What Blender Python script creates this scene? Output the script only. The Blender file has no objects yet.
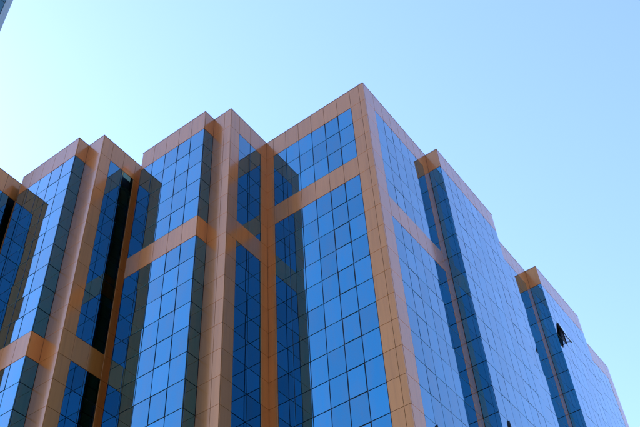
import bpy, bmesh, math, random
from mathutils import Vector, Matrix

# ------------------------------------------------------------------ scene, camera, sky, sun
random.seed(7)
sc = bpy.context.scene
S = 1.75                      # one storey-half (pane height) in metres; plan numbers below are in this unit
ROOF = 30.06                  # parapet height above the ground, in pane heights
COL = sc.collection

CAM = (9.1178, -17.5181, -29.1454)      # camera relative to the top of the near corner (pane heights)
RX, RY, RZ, FPX = -2.4073, 0.0741, -0.5824, 894.376
def rot(a, i, j):
    m = [[1, 0, 0], [0, 1, 0], [0, 0, 1]]
    m[i][i] = m[j][j] = math.cos(a); m[i][j] = -math.sin(a); m[j][i] = math.sin(a)
    return Matrix(m)
RW = rot(RY, 0, 1) @ rot(RX, 1, 2) @ rot(RZ, 0, 1)       # world -> camera
cam = bpy.data.cameras.new('camera')
cam.sensor_fit = 'HORIZONTAL'; cam.sensor_width = 36.0; cam.lens = FPX / 640 * 36
cam.clip_start = 0.1; cam.clip_end = 8000
camo = bpy.data.objects.new('camera', cam); COL.objects.link(camo)
def W(u, v, z):
    return Vector((u * S, v * S, (z + ROOF) * S))
camo.matrix_world = Matrix.Translation(W(*CAM)) @ RW.transposed().to_4x4()
sc.camera = camo

SUN_AZ, SUN_EL = math.radians(-84), math.radians(45)      # azimuth from +Y towards +X
world = bpy.data.worlds.new('World'); sc.world = world; world.use_nodes = True
wn = world.node_tree; wn.nodes.clear()
sky = wn.nodes.new('ShaderNodeTexSky'); sky.sky_type = 'NISHITA'; sky.sun_disc = False
sky.sun_elevation = SUN_EL; sky.sun_rotation = SUN_AZ
sky.altitude = 50; sky.air_density = 1.0; sky.dust_density = 0.11; sky.ozone_density = 0.3
bg = wn.nodes.new('ShaderNodeBackground'); bg.inputs['Strength'].default_value = 0.15
wo = wn.nodes.new('ShaderNodeOutputWorld')
tint = wn.nodes.new('ShaderNodeMixRGB'); tint.blend_type = 'MULTIPLY'; tint.inputs[0].default_value = 1
tint.inputs[2].default_value = (.51, .54, .66, 1)                 # one colour balance for the whole sky
wn.links.new(sky.outputs[0], tint.inputs[1]); wn.links.new(tint.outputs[0], bg.inputs[0]); wn.links.new(bg.outputs[0], wo.inputs[0])

sun = bpy.data.lights.new('sun', 'SUN'); sun.energy = 2.2; sun.angle = math.radians(0.53); sun.color = (1, .95, .88)
suno = bpy.data.objects.new('sun', sun); COL.objects.link(suno)
sd = Vector((math.sin(SUN_AZ) * math.cos(SUN_EL), math.cos(SUN_AZ) * math.cos(SUN_EL), math.sin(SUN_EL)))
suno.rotation_euler = sd.to_track_quat('Z', 'Y').to_euler(); suno.location = sd * 300

vs = sc.view_settings; vs.view_transform = 'Standard'; vs.look = 'None'; vs.gamma = 1.0; vs.exposure = 2.33
vs.use_curve_mapping = False
sc.render.engine = 'CYCLES'
sc.cycles.max_bounces = 10; sc.cycles.glossy_bounces = 8; sc.cycles.diffuse_bounces = 5; sc.cycles.caustics_reflective = False

# ------------------------------------------------------------------ materials
def mat(name):
    m = bpy.data.materials.new(name); m.use_nodes = True
    nt = m.node_tree; return m, nt, nt.nodes['Principled BSDF']
def N(nt, kind, **kw):
    n = nt.nodes.new(kind)
    for k, v in kw.items(): setattr(n, k, v)
    return n
def objcoord(nt, scale):
    """Metric coordinates that differ from piece to piece."""
    g = N(nt, 'ShaderNodeNewGeometry'); mp = N(nt, 'ShaderNodeMapping')
    mp.inputs['Scale'].default_value = scale
    nt.links.new(g.outputs['Position'], mp.inputs['Vector']); return mp.outputs[0]

def glass_mat(name, tint, wave=0.0012, rough=0.015):
    m, nt, b = mat(name)
    oi = N(nt, 'ShaderNodeObjectInfo')
    hsv = N(nt, 'ShaderNodeHueSaturation'); hsv.inputs['Color'].default_value = (*tint, 1)
    gi = N(nt, 'ShaderNodeNewGeometry'); av = N(nt, 'ShaderNodeMath', operation='ADD')
    nt.links.new(oi.outputs['Random'], av.inputs[0]); nt.links.new(gi.outputs['Random Per Island'], av.inputs[1])
    fr = N(nt, 'ShaderNodeMath', operation='FRACT'); nt.links.new(av.outputs[0], fr.inputs[0])
    mr = N(nt, 'ShaderNodeMapRange'); mr.inputs['To Min'].default_value = .86; mr.inputs['To Max'].default_value = 1.10
    nt.links.new(fr.outputs[0], mr.inputs['Value']); nt.links.new(mr.outputs[0], hsv.inputs['Value'])
    # thin film of street dust, streaked downwards
    nz = N(nt, 'ShaderNodeTexNoise'); nz.inputs['Scale'].default_value = 1; nz.inputs['Detail'].default_value = 4
    nt.links.new(objcoord(nt, (1.6, 1.6, .35)), nz.inputs['Vector'])
    rr = N(nt, 'ShaderNodeMapRange'); rr.inputs['From Min'].default_value = .35; rr.inputs['From Max'].default_value = .75
    rr.inputs['To Min'].default_value = rough; rr.inputs['To Max'].default_value = rough + .03
    nt.links.new(nz.outputs[0], rr.inputs['Value']); nt.links.new(rr.outputs[0], b.inputs['Roughness'])
    nt.links.new(hsv.outputs[0], b.inputs['Base Color'])
    b.inputs['Metallic'].default_value = 1.0
    b.inputs['Coat Weight'].default_value = 1; b.inputs['Coat IOR'].default_value = 1.37; b.inputs['Coat Roughness'].default_value = .012
    # roller-wave of tempered glass
    wz = N(nt, 'ShaderNodeTexNoise'); wz.inputs['Scale'].default_value = 1; wz.inputs['Detail'].default_value = 1
    nt.links.new(objcoord(nt, (.9, .9, .7)), wz.inputs['Vector'])
    bp = N(nt, 'ShaderNodeBump'); bp.inputs['Strength'].default_value = 1.0; bp.inputs['Distance'].default_value = wave
    nt.links.new(wz.outputs[0], bp.inputs['Height']); nt.links.new(bp.outputs[0], b.inputs['Normal']); nt.links.new(bp.outputs[0], b.inputs['Coat Normal'])
    return m
GLASS = glass_mat('blue_reflective_glass', (.016, .215, .325))
TGLASS = glass_mat('teal_glass', (.05, .17, .15))

def panel_mat(name, col, rough=.28):
    m, nt, b = mat(name)
    oi = N(nt, 'ShaderNodeObjectInfo')
    nz = N(nt, 'ShaderNodeTexNoise'); nz.inputs['Scale'].default_value = 1; nz.inputs['Detail'].default_value = 2
    nt.links.new(objcoord(nt, (.5, .5, .12)), nz.inputs['Vector'])
    ad = N(nt, 'ShaderNodeMath', operation='ADD'); nt.links.new(oi.outputs['Random'], ad.inputs[0]); nt.links.new(nz.outputs[0], ad.inputs[1])
    mr = N(nt, 'ShaderNodeMapRange'); mr.inputs['From Min'].default_value = .2; mr.inputs['From Max'].default_value = 1.7
    mr.inputs['To Min'].default_value = .93; mr.inputs['To Max'].default_value = 1.06
    nt.links.new(ad.outputs[0], mr.inputs['Value'])
    sk = N(nt, 'ShaderNodeTexNoise'); sk.inputs['Scale'].default_value = 1; sk.inputs['Detail'].default_value = 3
    nt.links.new(objcoord(nt, (5, 5, .22)), sk.inputs['Vector'])
    sr = N(nt, 'ShaderNodeMapRange'); sr.inputs['From Min'].default_value = .45; sr.inputs['From Max'].default_value = .72
    sr.inputs['To Min'].default_value = 1.0; sr.inputs['To Max'].default_value = .88
    nt.links.new(sk.outputs[0], sr.inputs['Value'])
    mu = N(nt, 'ShaderNodeMath', operation='MULTIPLY'); nt.links.new(mr.outputs[0], mu.inputs[0]); nt.links.new(sr.outputs[0], mu.inputs[1])
    hsv = N(nt, 'ShaderNodeHueSaturation'); hsv.inputs['Color'].default_value = (*col, 1)
    nt.links.new(mu.outputs[0], hsv.inputs['Value']); nt.links.new(hsv.outputs[0], b.inputs['Base Color'])
    r2 = N(nt, 'ShaderNodeMapRange'); r2.inputs['To Min'].default_value = rough - .02; r2.inputs['To Max'].default_value = rough + .03
    nt.links.new(nz.outputs[0], r2.inputs['Value']); nt.links.new(r2.outputs[0], b.inputs['Roughness'])
    b.inputs['IOR'].default_value = 1.25; b.inputs['Metallic'].default_value = .7
    b.inputs['Coat Weight'].default_value = 1; b.inputs['Coat IOR'].default_value = 1.36; b.inputs['Coat Roughness'].default_value = .13
    return m
PANEL = panel_mat('copper_tan_aluminium_panel', (.50, .18, .036))
COPE = panel_mat('coping_metal', (.30, .17, .10), .4)
PIER = panel_mat('lavender_grey_panel', (.26, .31, .30), .45)

def plain(name, col, rough, metal=0.0):
    m, nt, b = mat(name)
    nz = N(nt, 'ShaderNodeTexNoise'); nz.inputs['Scale'].default_value = 3; nz.inputs['Detail'].default_value = 4
    nt.links.new(objcoord(nt, (1, 1, 1)), nz.inputs['Vector'])
    cr = N(nt, 'ShaderNodeValToRGB')
    cr.color_ramp.elements[0].color = (*[c * .8 for c in col], 1); cr.color_ramp.elements[1].color = (*[min(1, c * 1.15) for c in col], 1)
    nt.links.new(nz.outputs[0], cr.inputs[0]); nt.links.new(cr.outputs[0], b.inputs['Base Color'])
    b.inputs['Roughness'].default_value = rough; b.inputs['Metallic'].default_value = metal
    return m
FRAME = plain('dark_anodised_frame', (.012, .014, .018), .5)
ROOFM = plain('roof_gravel', (.25, .24, .22), .95)
INSIDE = plain('dim_interior', (.03, .03, .032), .9)
PAVE = plain('pale_paving', (.34, .29, .22), .85)

# ------------------------------------------------------------------ helpers
def link(name, me, m, parent=None, loc=(0, 0, 0)):
    o = bpy.data.objects.new(name, me); COL.objects.link(o)
    if m and not me.materials: me.materials.append(m)
    o.location = loc; o.parent = parent
    return o
def empty(name, label, cat, loc=(0, 0, 0), group=None):
    o = bpy.data.objects.new(name, None); COL.objects.link(o); o.location = loc
    o['label'] = label; o['category'] = cat
    if group: o['group'] = group
    return o
def mesh(name, verts, faces):
    me = bpy.data.meshes.new(name); me.from_pydata([tuple(v) for v in verts], [], faces); me.update(); return me
BOXF = [(0, 3, 2, 1), (4, 5, 6, 7), (0, 1, 5, 4), (1, 2, 6, 5), (2, 3, 7, 6), (3, 0, 4, 7)]
def boxv(a, b):
    (x0, y0, z0), (x1, y1, z1) = a, b
    return [(x0, y0, z0), (x1, y0, z0), (x1, y1, z0), (x0, y1, z0), (x0, y0, z1), (x1, y0, z1), (x1, y1, z1), (x0, y1, z1)]
def chamfered(w, h, t, c):
    """A plate w x h, thickness t, front face at y=-t/2 with a small chamfer c round it."""
    v = [(-w/2, t/2, -h/2), (w/2, t/2, -h/2), (w/2, t/2, h/2), (-w/2, t/2, h/2),
         (-w/2, -t/2 + c, -h/2), (w/2, -t/2 + c, -h/2), (w/2, -t/2 + c, h/2), (-w/2, -t/2 + c, h/2),
         (-w/2 + c, -t/2, -h/2 + c), (w/2 - c, -t/2, -h/2 + c), (w/2 - c, -t/2, h/2 - c), (-w/2 + c, -t/2, h/2 - c)]
    f = [(8, 9, 10, 11), (0, 1, 5, 4), (1, 2, 6, 5), (2, 3, 7, 6), (3, 0, 4, 7), (4, 5, 9, 8), (5, 6, 10, 9), (6, 7, 11, 10), (7, 4, 8, 11), (0, 3, 2, 1)]
    return v, f
PLATES = {}
def plate_mesh(w, h, t, c, m):
    k = (round(w, 3), round(h, 3), round(t, 3), m.name)
    if k not in PLATES:
        v, f = chamfered(w, h, t, c); me = mesh('plate', v, f); me.materials.append(m); PLATES[k] = me
    return PLATES[k]

# projection of a world point to photograph pixels: only used to rank pieces by how large they show
def px(p):
    q = RW @ (p - W(*CAM))
    if q.z > -.1: return None
    return (320 + FPX * q.x / -q.z, 213.5 - FPX * q.y / -q.z)
def clip_area(pts):
    for ax, lim, sgn in ((0, 0, 1), (0, 640, -1), (1, 0, 1), (1, 427, -1)):
        out = []
        for i, p in enumerate(pts):
            q = pts[i - 1]; a = (q[ax] - lim) * sgn; b = (p[ax] - lim) * sgn
            if a * b < 0:
                t = a / (a - b); out.append((q[0] + t * (p[0] - q[0]), q[1] + t * (p[1] - q[1])))
            if b >= 0: out.append(p)
        pts = out
        if len(pts) < 3: return 0
    return abs(sum(pts[i - 1][0] * p[1] - p[0] * pts[i - 1][1] for i, p in enumerate(pts))) / 2

# ------------------------------------------------------------------ ground
g = link('ground', mesh('ground', [(-3000, -3000, 0), (3000, -3000, 0), (3000, 3000, 0), (-3000, 3000, 0)], [(0, 1, 2, 3)]), PAVE)
g['kind'] = 'structure'

# ------------------------------------------------------------------ the office building
H0 = 1.0934                     # header band height
NROW = 28
UA, DD, UE, BH, UH = 4.770, 2.227, 5.650, .525, 9.020
UJ, DJ, UM, UK, UN = 9.569, 4.394, 10.439, 13.745, 14.090
VB, VB2, VB4, VB4E, VEND, BU = 4.626, 9.350, 13.581, 18.203, 23.027, .541
DN = 6.561; UP, UQ = 14.96, 19.6
bld = empty('office_building', 'stepped office block with copper tan panels and blue mirror glass bays, filling the photo', 'building', (0, 0, 0))

# plan outline, walked from the far left to the far right along the visible side
PLAN = [(-UQ, -DN - BH), (-UP, -DN - BH), (-UP, -DN), (-UN, -DN), (-UN, -DJ), (-UK, -DJ), (-UK, -DJ - BH), (-UM, -DJ - BH), (-UM, -DJ), (-UJ, -DJ),
        (-UJ, -DD), (-UH, -DD), (-UH, -DD - BH), (-UE, -DD - BH), (-UE, -DD), (-UA, -DD), (-UA, 0), (0, 0), (0, VB), (BU, VB), (BU, VB2),
        (0, VB2), (0, VB4), (BU, VB4), (BU, VB4E), (0, VB4E), (0, VEND), (-UQ, VEND)]
def hidden(u, v):
    cx, cy = CAM[0], CAM[1]
    for i in range(len(PLAN)):
        (x1, y1), (x2, y2) = PLAN[i - 1], PLAN[i]
        d = (u - cx) * (y2 - y1) - (v - cy) * (x2 - x1)
        if abs(d) < 1e-9: continue
        t = ((x1 - cx) * (y2 - y1) - (y1 - cy) * (x2 - x1)) / d
        s = ((x1 - cx) * (v - cy) - (y1 - cy) * (u - cx)) / d
        if 0 < t < .995 and 0 <= s <= 1: return True
    return False

class Face:
    """A vertical wall plane. kind V faces -v, U faces +u, T faces -u, R faces +v; c is its fixed coordinate."""
    def __init__(s, kind, c, name, label=None):
        s.kind, s.c = kind, c
        s.rz = {'V': 0, 'U': math.pi/2, 'T': -math.pi/2, 'R': math.pi}[kind]
        s.sg = {'V': -1, 'U': 1, 'T': -1, 'R': 1}[kind]
        s.name, s.label = name, label; s.obj = None
    def p(s, a, z, o=0):
        return W(a, s.c + s.sg * o, z) if s.kind in 'VR' else W(s.c + s.sg * o, a, z)
    def backing(s, a0, a1):
        lo, hi = s.p(a0, -ROOF + .02, -.05), s.p(a1, -.02, -.028)
        a = [min(lo[i], hi[i]) for i in range(3)]; b = [max(lo[i], hi[i]) for i in range(3)]
        s.obj = link(s.name, mesh(s.name, boxv(a, b), BOXF), FRAME, bld)
        if s.label: s.obj['label'] = s.label
PIECES = {'glass_pane': [], 'cladding_panel': []}
def piece(kind, face, a0, a1, z0, z1, gap, front, vis=True):
    """z0 above z1. Registers a plate between a0..a1, z1..z0 on a face."""
    if a1 < a0: a0, a1 = a1, a0
    t = .034
    ce = face.p((a0 + a1)/2, (z0 + z1)/2, front - t/2)
    w, h = (a1 - a0 - gap) * S, (z0 - z1 - gap) * S
    q = [px(face.p(a, z, 0)) for a, z in ((a0, z0), (a1, z0), (a1, z1), (a0, z1))]
    area = 0
    if None not in q:
        uv = face.p((a0 + a1)/2, 0, .02)
        nrm = face.p(0, 0, 1) - face.p(0, 0, 0)
        if nrm.dot(W(*CAM) - ce) > 0 and not hidden(uv.x / S, uv.y / S): area = clip_area(q)
    PIECES[kind].append((area, face, ce, w, h, t * S))

GG, PG = .028, .010
SKIP = set()
def glazing(face, cols, bands, vents=(), rows=NROW, key=None):
    for k in range(rows):
        z0, z1 = -(H0 + k), -(H0 + k + 1)
        for i in range(len(cols) - 1):
            vt = i in vents and k % 2 == 0
            if k in bands: piece('cladding_panel', face, cols[i], cols[i + 1], z0, z1, PG, .006)
            elif (key, i, k) in SKIP: continue
            else: piece('glass_pane', face, cols[i], cols[i + 1], z0, z1, (.055 if vt else GG) if face.c < -.001 or face.kind == 'V' else (.036 if vt else .018), 0)
    for i in range(len(cols) - 1):
        if face.kind != 'T': piece('cladding_panel', face, cols[i], cols[i + 1], 0, -H0, PG, .006)
        piece('cladding_panel', face, cols[i], cols[i + 1], -(H0 + rows), -ROOF, PG, .006)
def margin(face, joints, rows=NROW):
    for i in range(len(joints) - 1):
        piece('cladding_panel', face, joints[i], joints[i + 1], 0, -H0, PG, .006)
        for k in range(rows):
            piece('cladding_panel', face, joints[i], joints[i + 1], -(H0 + k), -(H0 + k + 1), PG, .006)
        piece('cladding_panel', face, joints[i], joints[i + 1], -(H0 + rows), -ROOF, PG, .006)
def cols(a, b, n): return [a + (b - a) * i / n for i in range(n + 1)]
E_ = .003; TH = .032           # clearances where plates meet in corners

# open awning windows: (key of the face, column, row)
OPEN = [('b4', 1, 2), ('b', 1, 14), ('b2', 1, 12)]
SKIP.update(OPEN)

FACES = {}
def face(key, kind, c, a0, a1, name, label=None):
    f = Face(kind, c, name, label); f.backing(a0, a1); FACES[key] = f; return f

# main block, left-hand side
A = face('a', 'V', 0, -UA + .06, -.06, 'curtain_wall', 'wide glazed front of the near corner block')
glazing(A, cols(-.641, -4.424, 6), {3}, {1})
margin(A, [-.641, -.215, .006]); margin(A, [-UA + E_, -4.424])
D = face('d', 'U', -UA, -DD + .06, -.06, 'curtain_wall')
glazing(D, cols(-1.705, -.371, 2), {5}); margin(D, [-DD + TH, -1.705]); margin(D, [-.371, -E_])
E2 = face('e2', 'V', -DD, -UE + .06, -UA - .06, 'pier')
margin(E2, [-UE + E_, -5.09, -UA + .006])
F = face('f', 'U', -UE, -DD - BH + .06, -DD - .06, 'bay_side')
glazing(F, [-DD - BH + TH, -DD - E_], {5})
H = face('h', 'V', -DD - BH, -UH + .06, -UE - .06, 'glass_bay', 'second bay from the near corner on the left')
glazing(H, cols(-UE, -UH, 5), {5}, {1})
HL = face('hl', 'T', -UH, -DD - BH + .06, -DD - .06, 'bay_side')
glazing(HL, [-DD - BH + TH, -DD - E_], {5})
HW = face('hw', 'V', -DD, -UJ + .06, -UH - .06, 'recess_wall'); margin(HW, [-UJ + E_, -UH - E_])
J = face('j', 'U', -UJ, -DJ + .06, -DD - .06, 'curtain_wall')
glazing(J, cols(-3.87, -2.60, 2), {9}); margin(J, [-DJ + TH, -3.87]); margin(J, [-2.60, -DD - E_])
M = face('m', 'V', -DJ, -UM + .06, -UJ - .06, 'pier'); margin(M, [-UM + E_, -UJ + .006])
L = face('l', 'U', -UM, -DJ - BH + .06, -DJ - .06, 'bay_side'); glazing(L, [-DJ - BH + TH, -DJ - E_], {9})
K = face('k', 'V', -DJ - BH, -UK + .06, -UM - .06, 'glass_bay', 'bay at the left edge of the photo')
glazing(K, cols(-UM, -UK, 5), {9}, {1})
KL = face('kl', 'T', -UK, -DJ - BH + .06, -DJ - .06, 'bay_side'); glazing(KL, [-DJ - BH + TH, -DJ - E_], {9})
KW = face('kw', 'V', -DJ, -UN + .06, -UK - .06, 'recess_wall'); margin(KW, [-UN + E_, -UK - E_])
NF = face('n', 'U', -UN, -DN + .06, -DJ - .06, 'curtain_wall')
glazing(NF, cols(-6.037, -4.767, 2), {13}); margin(NF, [-DN + TH, -6.037]); margin(NF, [-4.767, -DJ - E_])
PF = face('p', 'V', -DN, -UP + .06, -UN - .06, 'pier'); margin(PF, [-UP + E_, -UN + .006])
QF = face('q', 'U', -UP, -DN - BH + .06, -DN - .06, 'bay_side'); glazing(QF, [-DN - BH + TH, -DN - E_], {13})
QH = face('qh', 'V', -DN - BH, -UQ + .06, -UP - .06, 'glass_bay'); glazing(QH, cols(-UP, -UQ, 7), {13}, {1})
# right-hand side
B = face('b', 'U', 0, .06, VB - .06, 'curtain_wall', 'glazed side wall running back from the near corner')
glazing(B, cols(.6725, 4.156, 6), {5}, {1}, key='b'); margin(B, [TH, .6725]); margin(B, [4.156, VB - E_])
B2R = face('b2r', 'V', VB, .06, BU - .06, 'bay_side'); glazing(B2R, [E_, BU], ())
B2 = face('b2', 'U', BU, VB + .06, VB2 - .06, 'glass_bay', 'nearer of the two bays on the right side')
glazing(B2, [VB + TH] + cols(VB, VB2, 8)[1:], (), {1, 6}, key='b2')
B2E = face('b2e', 'R', VB2, .06, BU - .06, 'bay_side'); glazing(B2E, [E_, BU - TH], ())
B3 = face('b3', 'U', 0, VB2 + .06, VB4 - .06, 'curtain_wall')
glazing(B3, cols(VB2 + .47, VB4 - .47, 6), (), {1}); margin(B3, [VB2 + E_, VB2 + .47]); margin(B3, [VB4 - .47, VB4 - E_])
B4R = face('b4r', 'V', VB4, .06, BU - .06, 'bay_side'); glazing(B4R, [E_, BU], ())
B4 = face('b4', 'U', BU, VB4 + .06, VB4E - .06, 'glass_bay', 'farther bay on the right side with an open window')
glazing(B4, [VB4 + TH] + cols(VB4, VB4E, 8)[1:], (), {1, 6}, key='b4')
B4E = face('b4e', 'R', VB4E, .06, BU - .06, 'bay_side'); glazing(B4E, [E_, BU - TH], ())
B5 = face('b5', 'U', 0, VB4E + .06, VEND - .06, 'curtain_wall')
glazing(B5, cols(VB4E + .47, VEND - .67, 6), (), {1}); margin(B5, [VB4E + E_, VB4E + .47]); margin(B5, [VEND - .67, VEND])

# individual pieces: the 300 of each kind that show largest; all others joined
for kind, m, ch in (('glass_pane', GLASS, .004), ('cladding_panel', PANEL, .006)):
    lst = sorted(PIECES[kind], key=lambda e: -e[0])
    rv, rf = [], []
    for n, (area, f, ce, w, h, t) in enumerate(lst):
        s = .0036 if kind == 'glass_pane' else .0010
        tilt = (random.gauss(0, s), random.gauss(0, s * .4), f.rz + random.gauss(0, s))
        if n < 300 and area > 0:
            o = link(kind, plate_mesh(w, h, t, ch, m), None, f.obj, ce); o.rotation_euler = tilt
        else:
            mx = Matrix.Translation(ce) @ (Matrix.Rotation(tilt[2], 4, 'Z') @ Matrix.Rotation(tilt[0], 4, 'X'))
            v, fc = chamfered(w, h, t, ch); b0 = len(rv)
            rv += [mx @ Vector(p) for p in v]; rf += [tuple(i + b0 for i in q) for q in fc]
    o = link(kind + 's', mesh(kind + 's', rv, rf), m, bld); o['kind'] = 'stuff'

# dark structural body behind the plates, inset from the outline
def inset(plan, d):
    out = []; n = len(plan)
    for i in range(n):
        p0, p1, p2 = (Vector(plan[j]) for j in ((i - 1) % n, i, (i + 1) % n))
        e1 = (p1 - p0).normalized(); e2 = (p2 - p1).normalized()
        n1 = Vector((-e1.y, e1.x)); n2 = Vector((-e2.y, e2.x))       # left of travel = inside (outline runs anticlockwise)
        out.append(p1 + (n1 + n2) * d)
    return out
ins = inset(PLAN, .055)
n = len(ins)
cv = [W(p.x, p.y, -ROOF) for p in ins] + [W(p.x, p.y, -.25) for p in ins]
link('wall_core', mesh('wall_core', cv, [(i, (i + 1) % n, n + (i + 1) % n, n + i) for i in range(n)]), INSIDE, bld)
link('roof', mesh('roof', [W(p.x, p.y, -.24) for p in ins], [tuple(range(n))]), ROOFM, bld)
# coping along the parapet: one metal cap for each straight run
outp = inset(PLAN, -.012); inp = inset(PLAN, .10)
for i in range(n):
    j = (i + 1) % n
    v = [W(p.x, p.y, z) for z in (.004, .034) for p in (outp[i], outp[j], inp[j], inp[i])]
    link('coping', mesh('coping', v, BOXF), COPE, bld)
# parapet back
pv = [W(p.x, p.y, z) for z in (-.24, .003) for p in inset(PLAN, .095)]
link('parapet', mesh('parapet', pv, [(i, n + i, n + (i + 1) % n, (i + 1) % n) for i in range(n)]), COPE, bld)

# open awning windows
def open_window(f, c0, c1, row, ang, label, drop=0):
    z0, z1 = -(H0 + row) - .02 - drop, -(H0 + row + 1) + .02 - drop
    ow = link('open_window', mesh('open_window', [], []), None, bld, f.p((c0 + c1)/2, z0, 0))
    ow.rotation_euler = (0, 0, f.rz); ow['label'] = label
    w, h = (c1 - c0 - .035) * S, (z0 - z1) * S
    # fixed frame lining the opening (local: x along the wall, y inwards, z up)
    bm = []
    fc = []
    def add(a, b):
        k = len(bm); bm.extend(boxv(a, b)); fc.extend([tuple(i + k for i in q) for q in BOXF])
    t = .05
    add((-w/2, -.01, -h), (-w/2 + t, .05, 0)); add((w/2 - t, -.01, -h), (w/2, .05, 0))
    add((-w/2 + t, -.01, -t), (w/2 - t, .05, 0)); add((-w/2 + t, -.01, -h), (w/2 - t, .05, -h + t))
    me = mesh('window_frame', bm, fc); ow.data = me; me.materials.append(FRAME)
    bm, fc = [], []
    t = .07
    add((-w/2, -.075, -h), (-w/2 + t, -.012, 0)); add((w/2 - t, -.075, -h), (w/2, -.012, 0))
    add((-w/2 + t, -.075, -t), (w/2 - t, -.012, 0)); add((-w/2 + t, -.075, -h), (w/2 - t, -.012, -h + t))
    add((-w/2 + t + .002, -.070, -h + t + .002), (w/2 - t - .002, -.050, -t - .002))           # dark board added behind the pane, stands in for its dark inner reflection
    sa = link('sash', mesh('sash', bm, fc), FRAME, ow); sa.rotation_euler = (-ang, 0, 0)
    gp = link('glass_pane', mesh('glass_pane', boxv((-w/2 + .006, -.088, -h + .006), (w/2 - .006, -.076, -.006)), BOXF), GLASS, ow); gp.rotation_euler = (-ang, 0, 0)
    for sx in (-1, 1):                                             # stay arms from frame to sash
        x = sx * (w/2 - .05)
        a = Vector((x, .0, -h * .80)); b = Vector((x, -math.sin(ang) * h * .90, -math.cos(ang) * h * .90))
        q = .018
        v = [p + Vector((dx, 0, dz)) for p in (a, b) for dx, dz in ((-q, -q), (q, -q), (q, q), (-q, q))]
        link('stay_arm', mesh('stay_arm', v, BOXF), FRAME, ow)
KEYS = {'b': (cols(.6725, 4.156, 6), B), 'b2': (cols(VB, VB2, 8), B2), 'b4': (cols(VB4, VB4E, 8), B4)}
for key, i, k in OPEN:
    cc, f = KEYS[key]
    open_window(f, cc[i], cc[i + 1], k, math.radians(12 if key == 'b4' else 3), 'window pushed open at the bottom, dark inside')

# ------------------------------------------------------------------ tall glass tower at the top left
az = math.radians(-67.72); dist = 42
tu, tv = CAM[0] + dist * math.sin(az), CAM[1] + dist * math.cos(az)      # its right-hand corner in view
TH_ = 150.0; TW = 22.0
tx, ty = tu * S, tv * S
tow = empty('glass_tower', 'tall blue grey glass tower, only its edge showing in the top left corner', 'tower', (tx, ty, 0))
link('wall', mesh('wall', boxv((-TW + .15, -TW + .15, 0), (-.15, -.15, TH_ - .3)), BOXF), FRAME, tow)
link('roof', mesh('roof', boxv((-TW, -TW, TH_ - .3), (0, 0, TH_)), BOXF), PIER, tow)
for cx, cy in ((-.45, -.45), (-TW + .45, -.45), (-.45, -TW + .45), (-TW + .45, -TW + .45)):
    link('corner_pier', mesh('corner_pier', boxv((cx - .45, cy - .45, 0), (cx + .45, cy + .45, TH_ - .302)), BOXF), PIER, tow)
PW, PH = (TW - 1.8) / 8, 3.0
rest_v, rest_f, cand = [], [], []
for side in range(4):
    rz = side * math.pi / 2
    M4 = Matrix.Translation((-TW/2, -TW/2, 0)) @ Matrix.Rotation(rz, 4, 'Z')
    for r in range(int((TH_ - 1) / PH)):
        for c in range(8):
            loc = M4 @ Vector((-TW/2 + .9 + PW * (c + .5), -TW/2 + .09, r * PH + PH/2))
            p = px(loc + Vector((tx, ty, 0)))
            near = p is not None and side in (0, 1) and -12 < p[0] < 20 and -25 < p[1] < 60
            if near:
                o = link('glass_pane', plate_mesh(PW - .12, PH - .14, .12, .01, TGLASS), None, tow, loc)
                o.rotation_euler = (random.gauss(0, .002), 0, rz + random.gauss(0, .002))
            else:
                v, fc = chamfered(PW - .12, PH - .14, .12, .01); b0 = len(rest_v)
                mx = Matrix.Translation(loc) @ Matrix.Rotation(rz, 4, 'Z')
                rest_v += [mx @ Vector(q) for q in v]; rest_f += [tuple(i + b0 for i in q) for q in fc]
o = link('glass_panes', mesh('glass_panes', rest_v, rest_f), TGLASS, tow); o['kind'] = 'stuff'
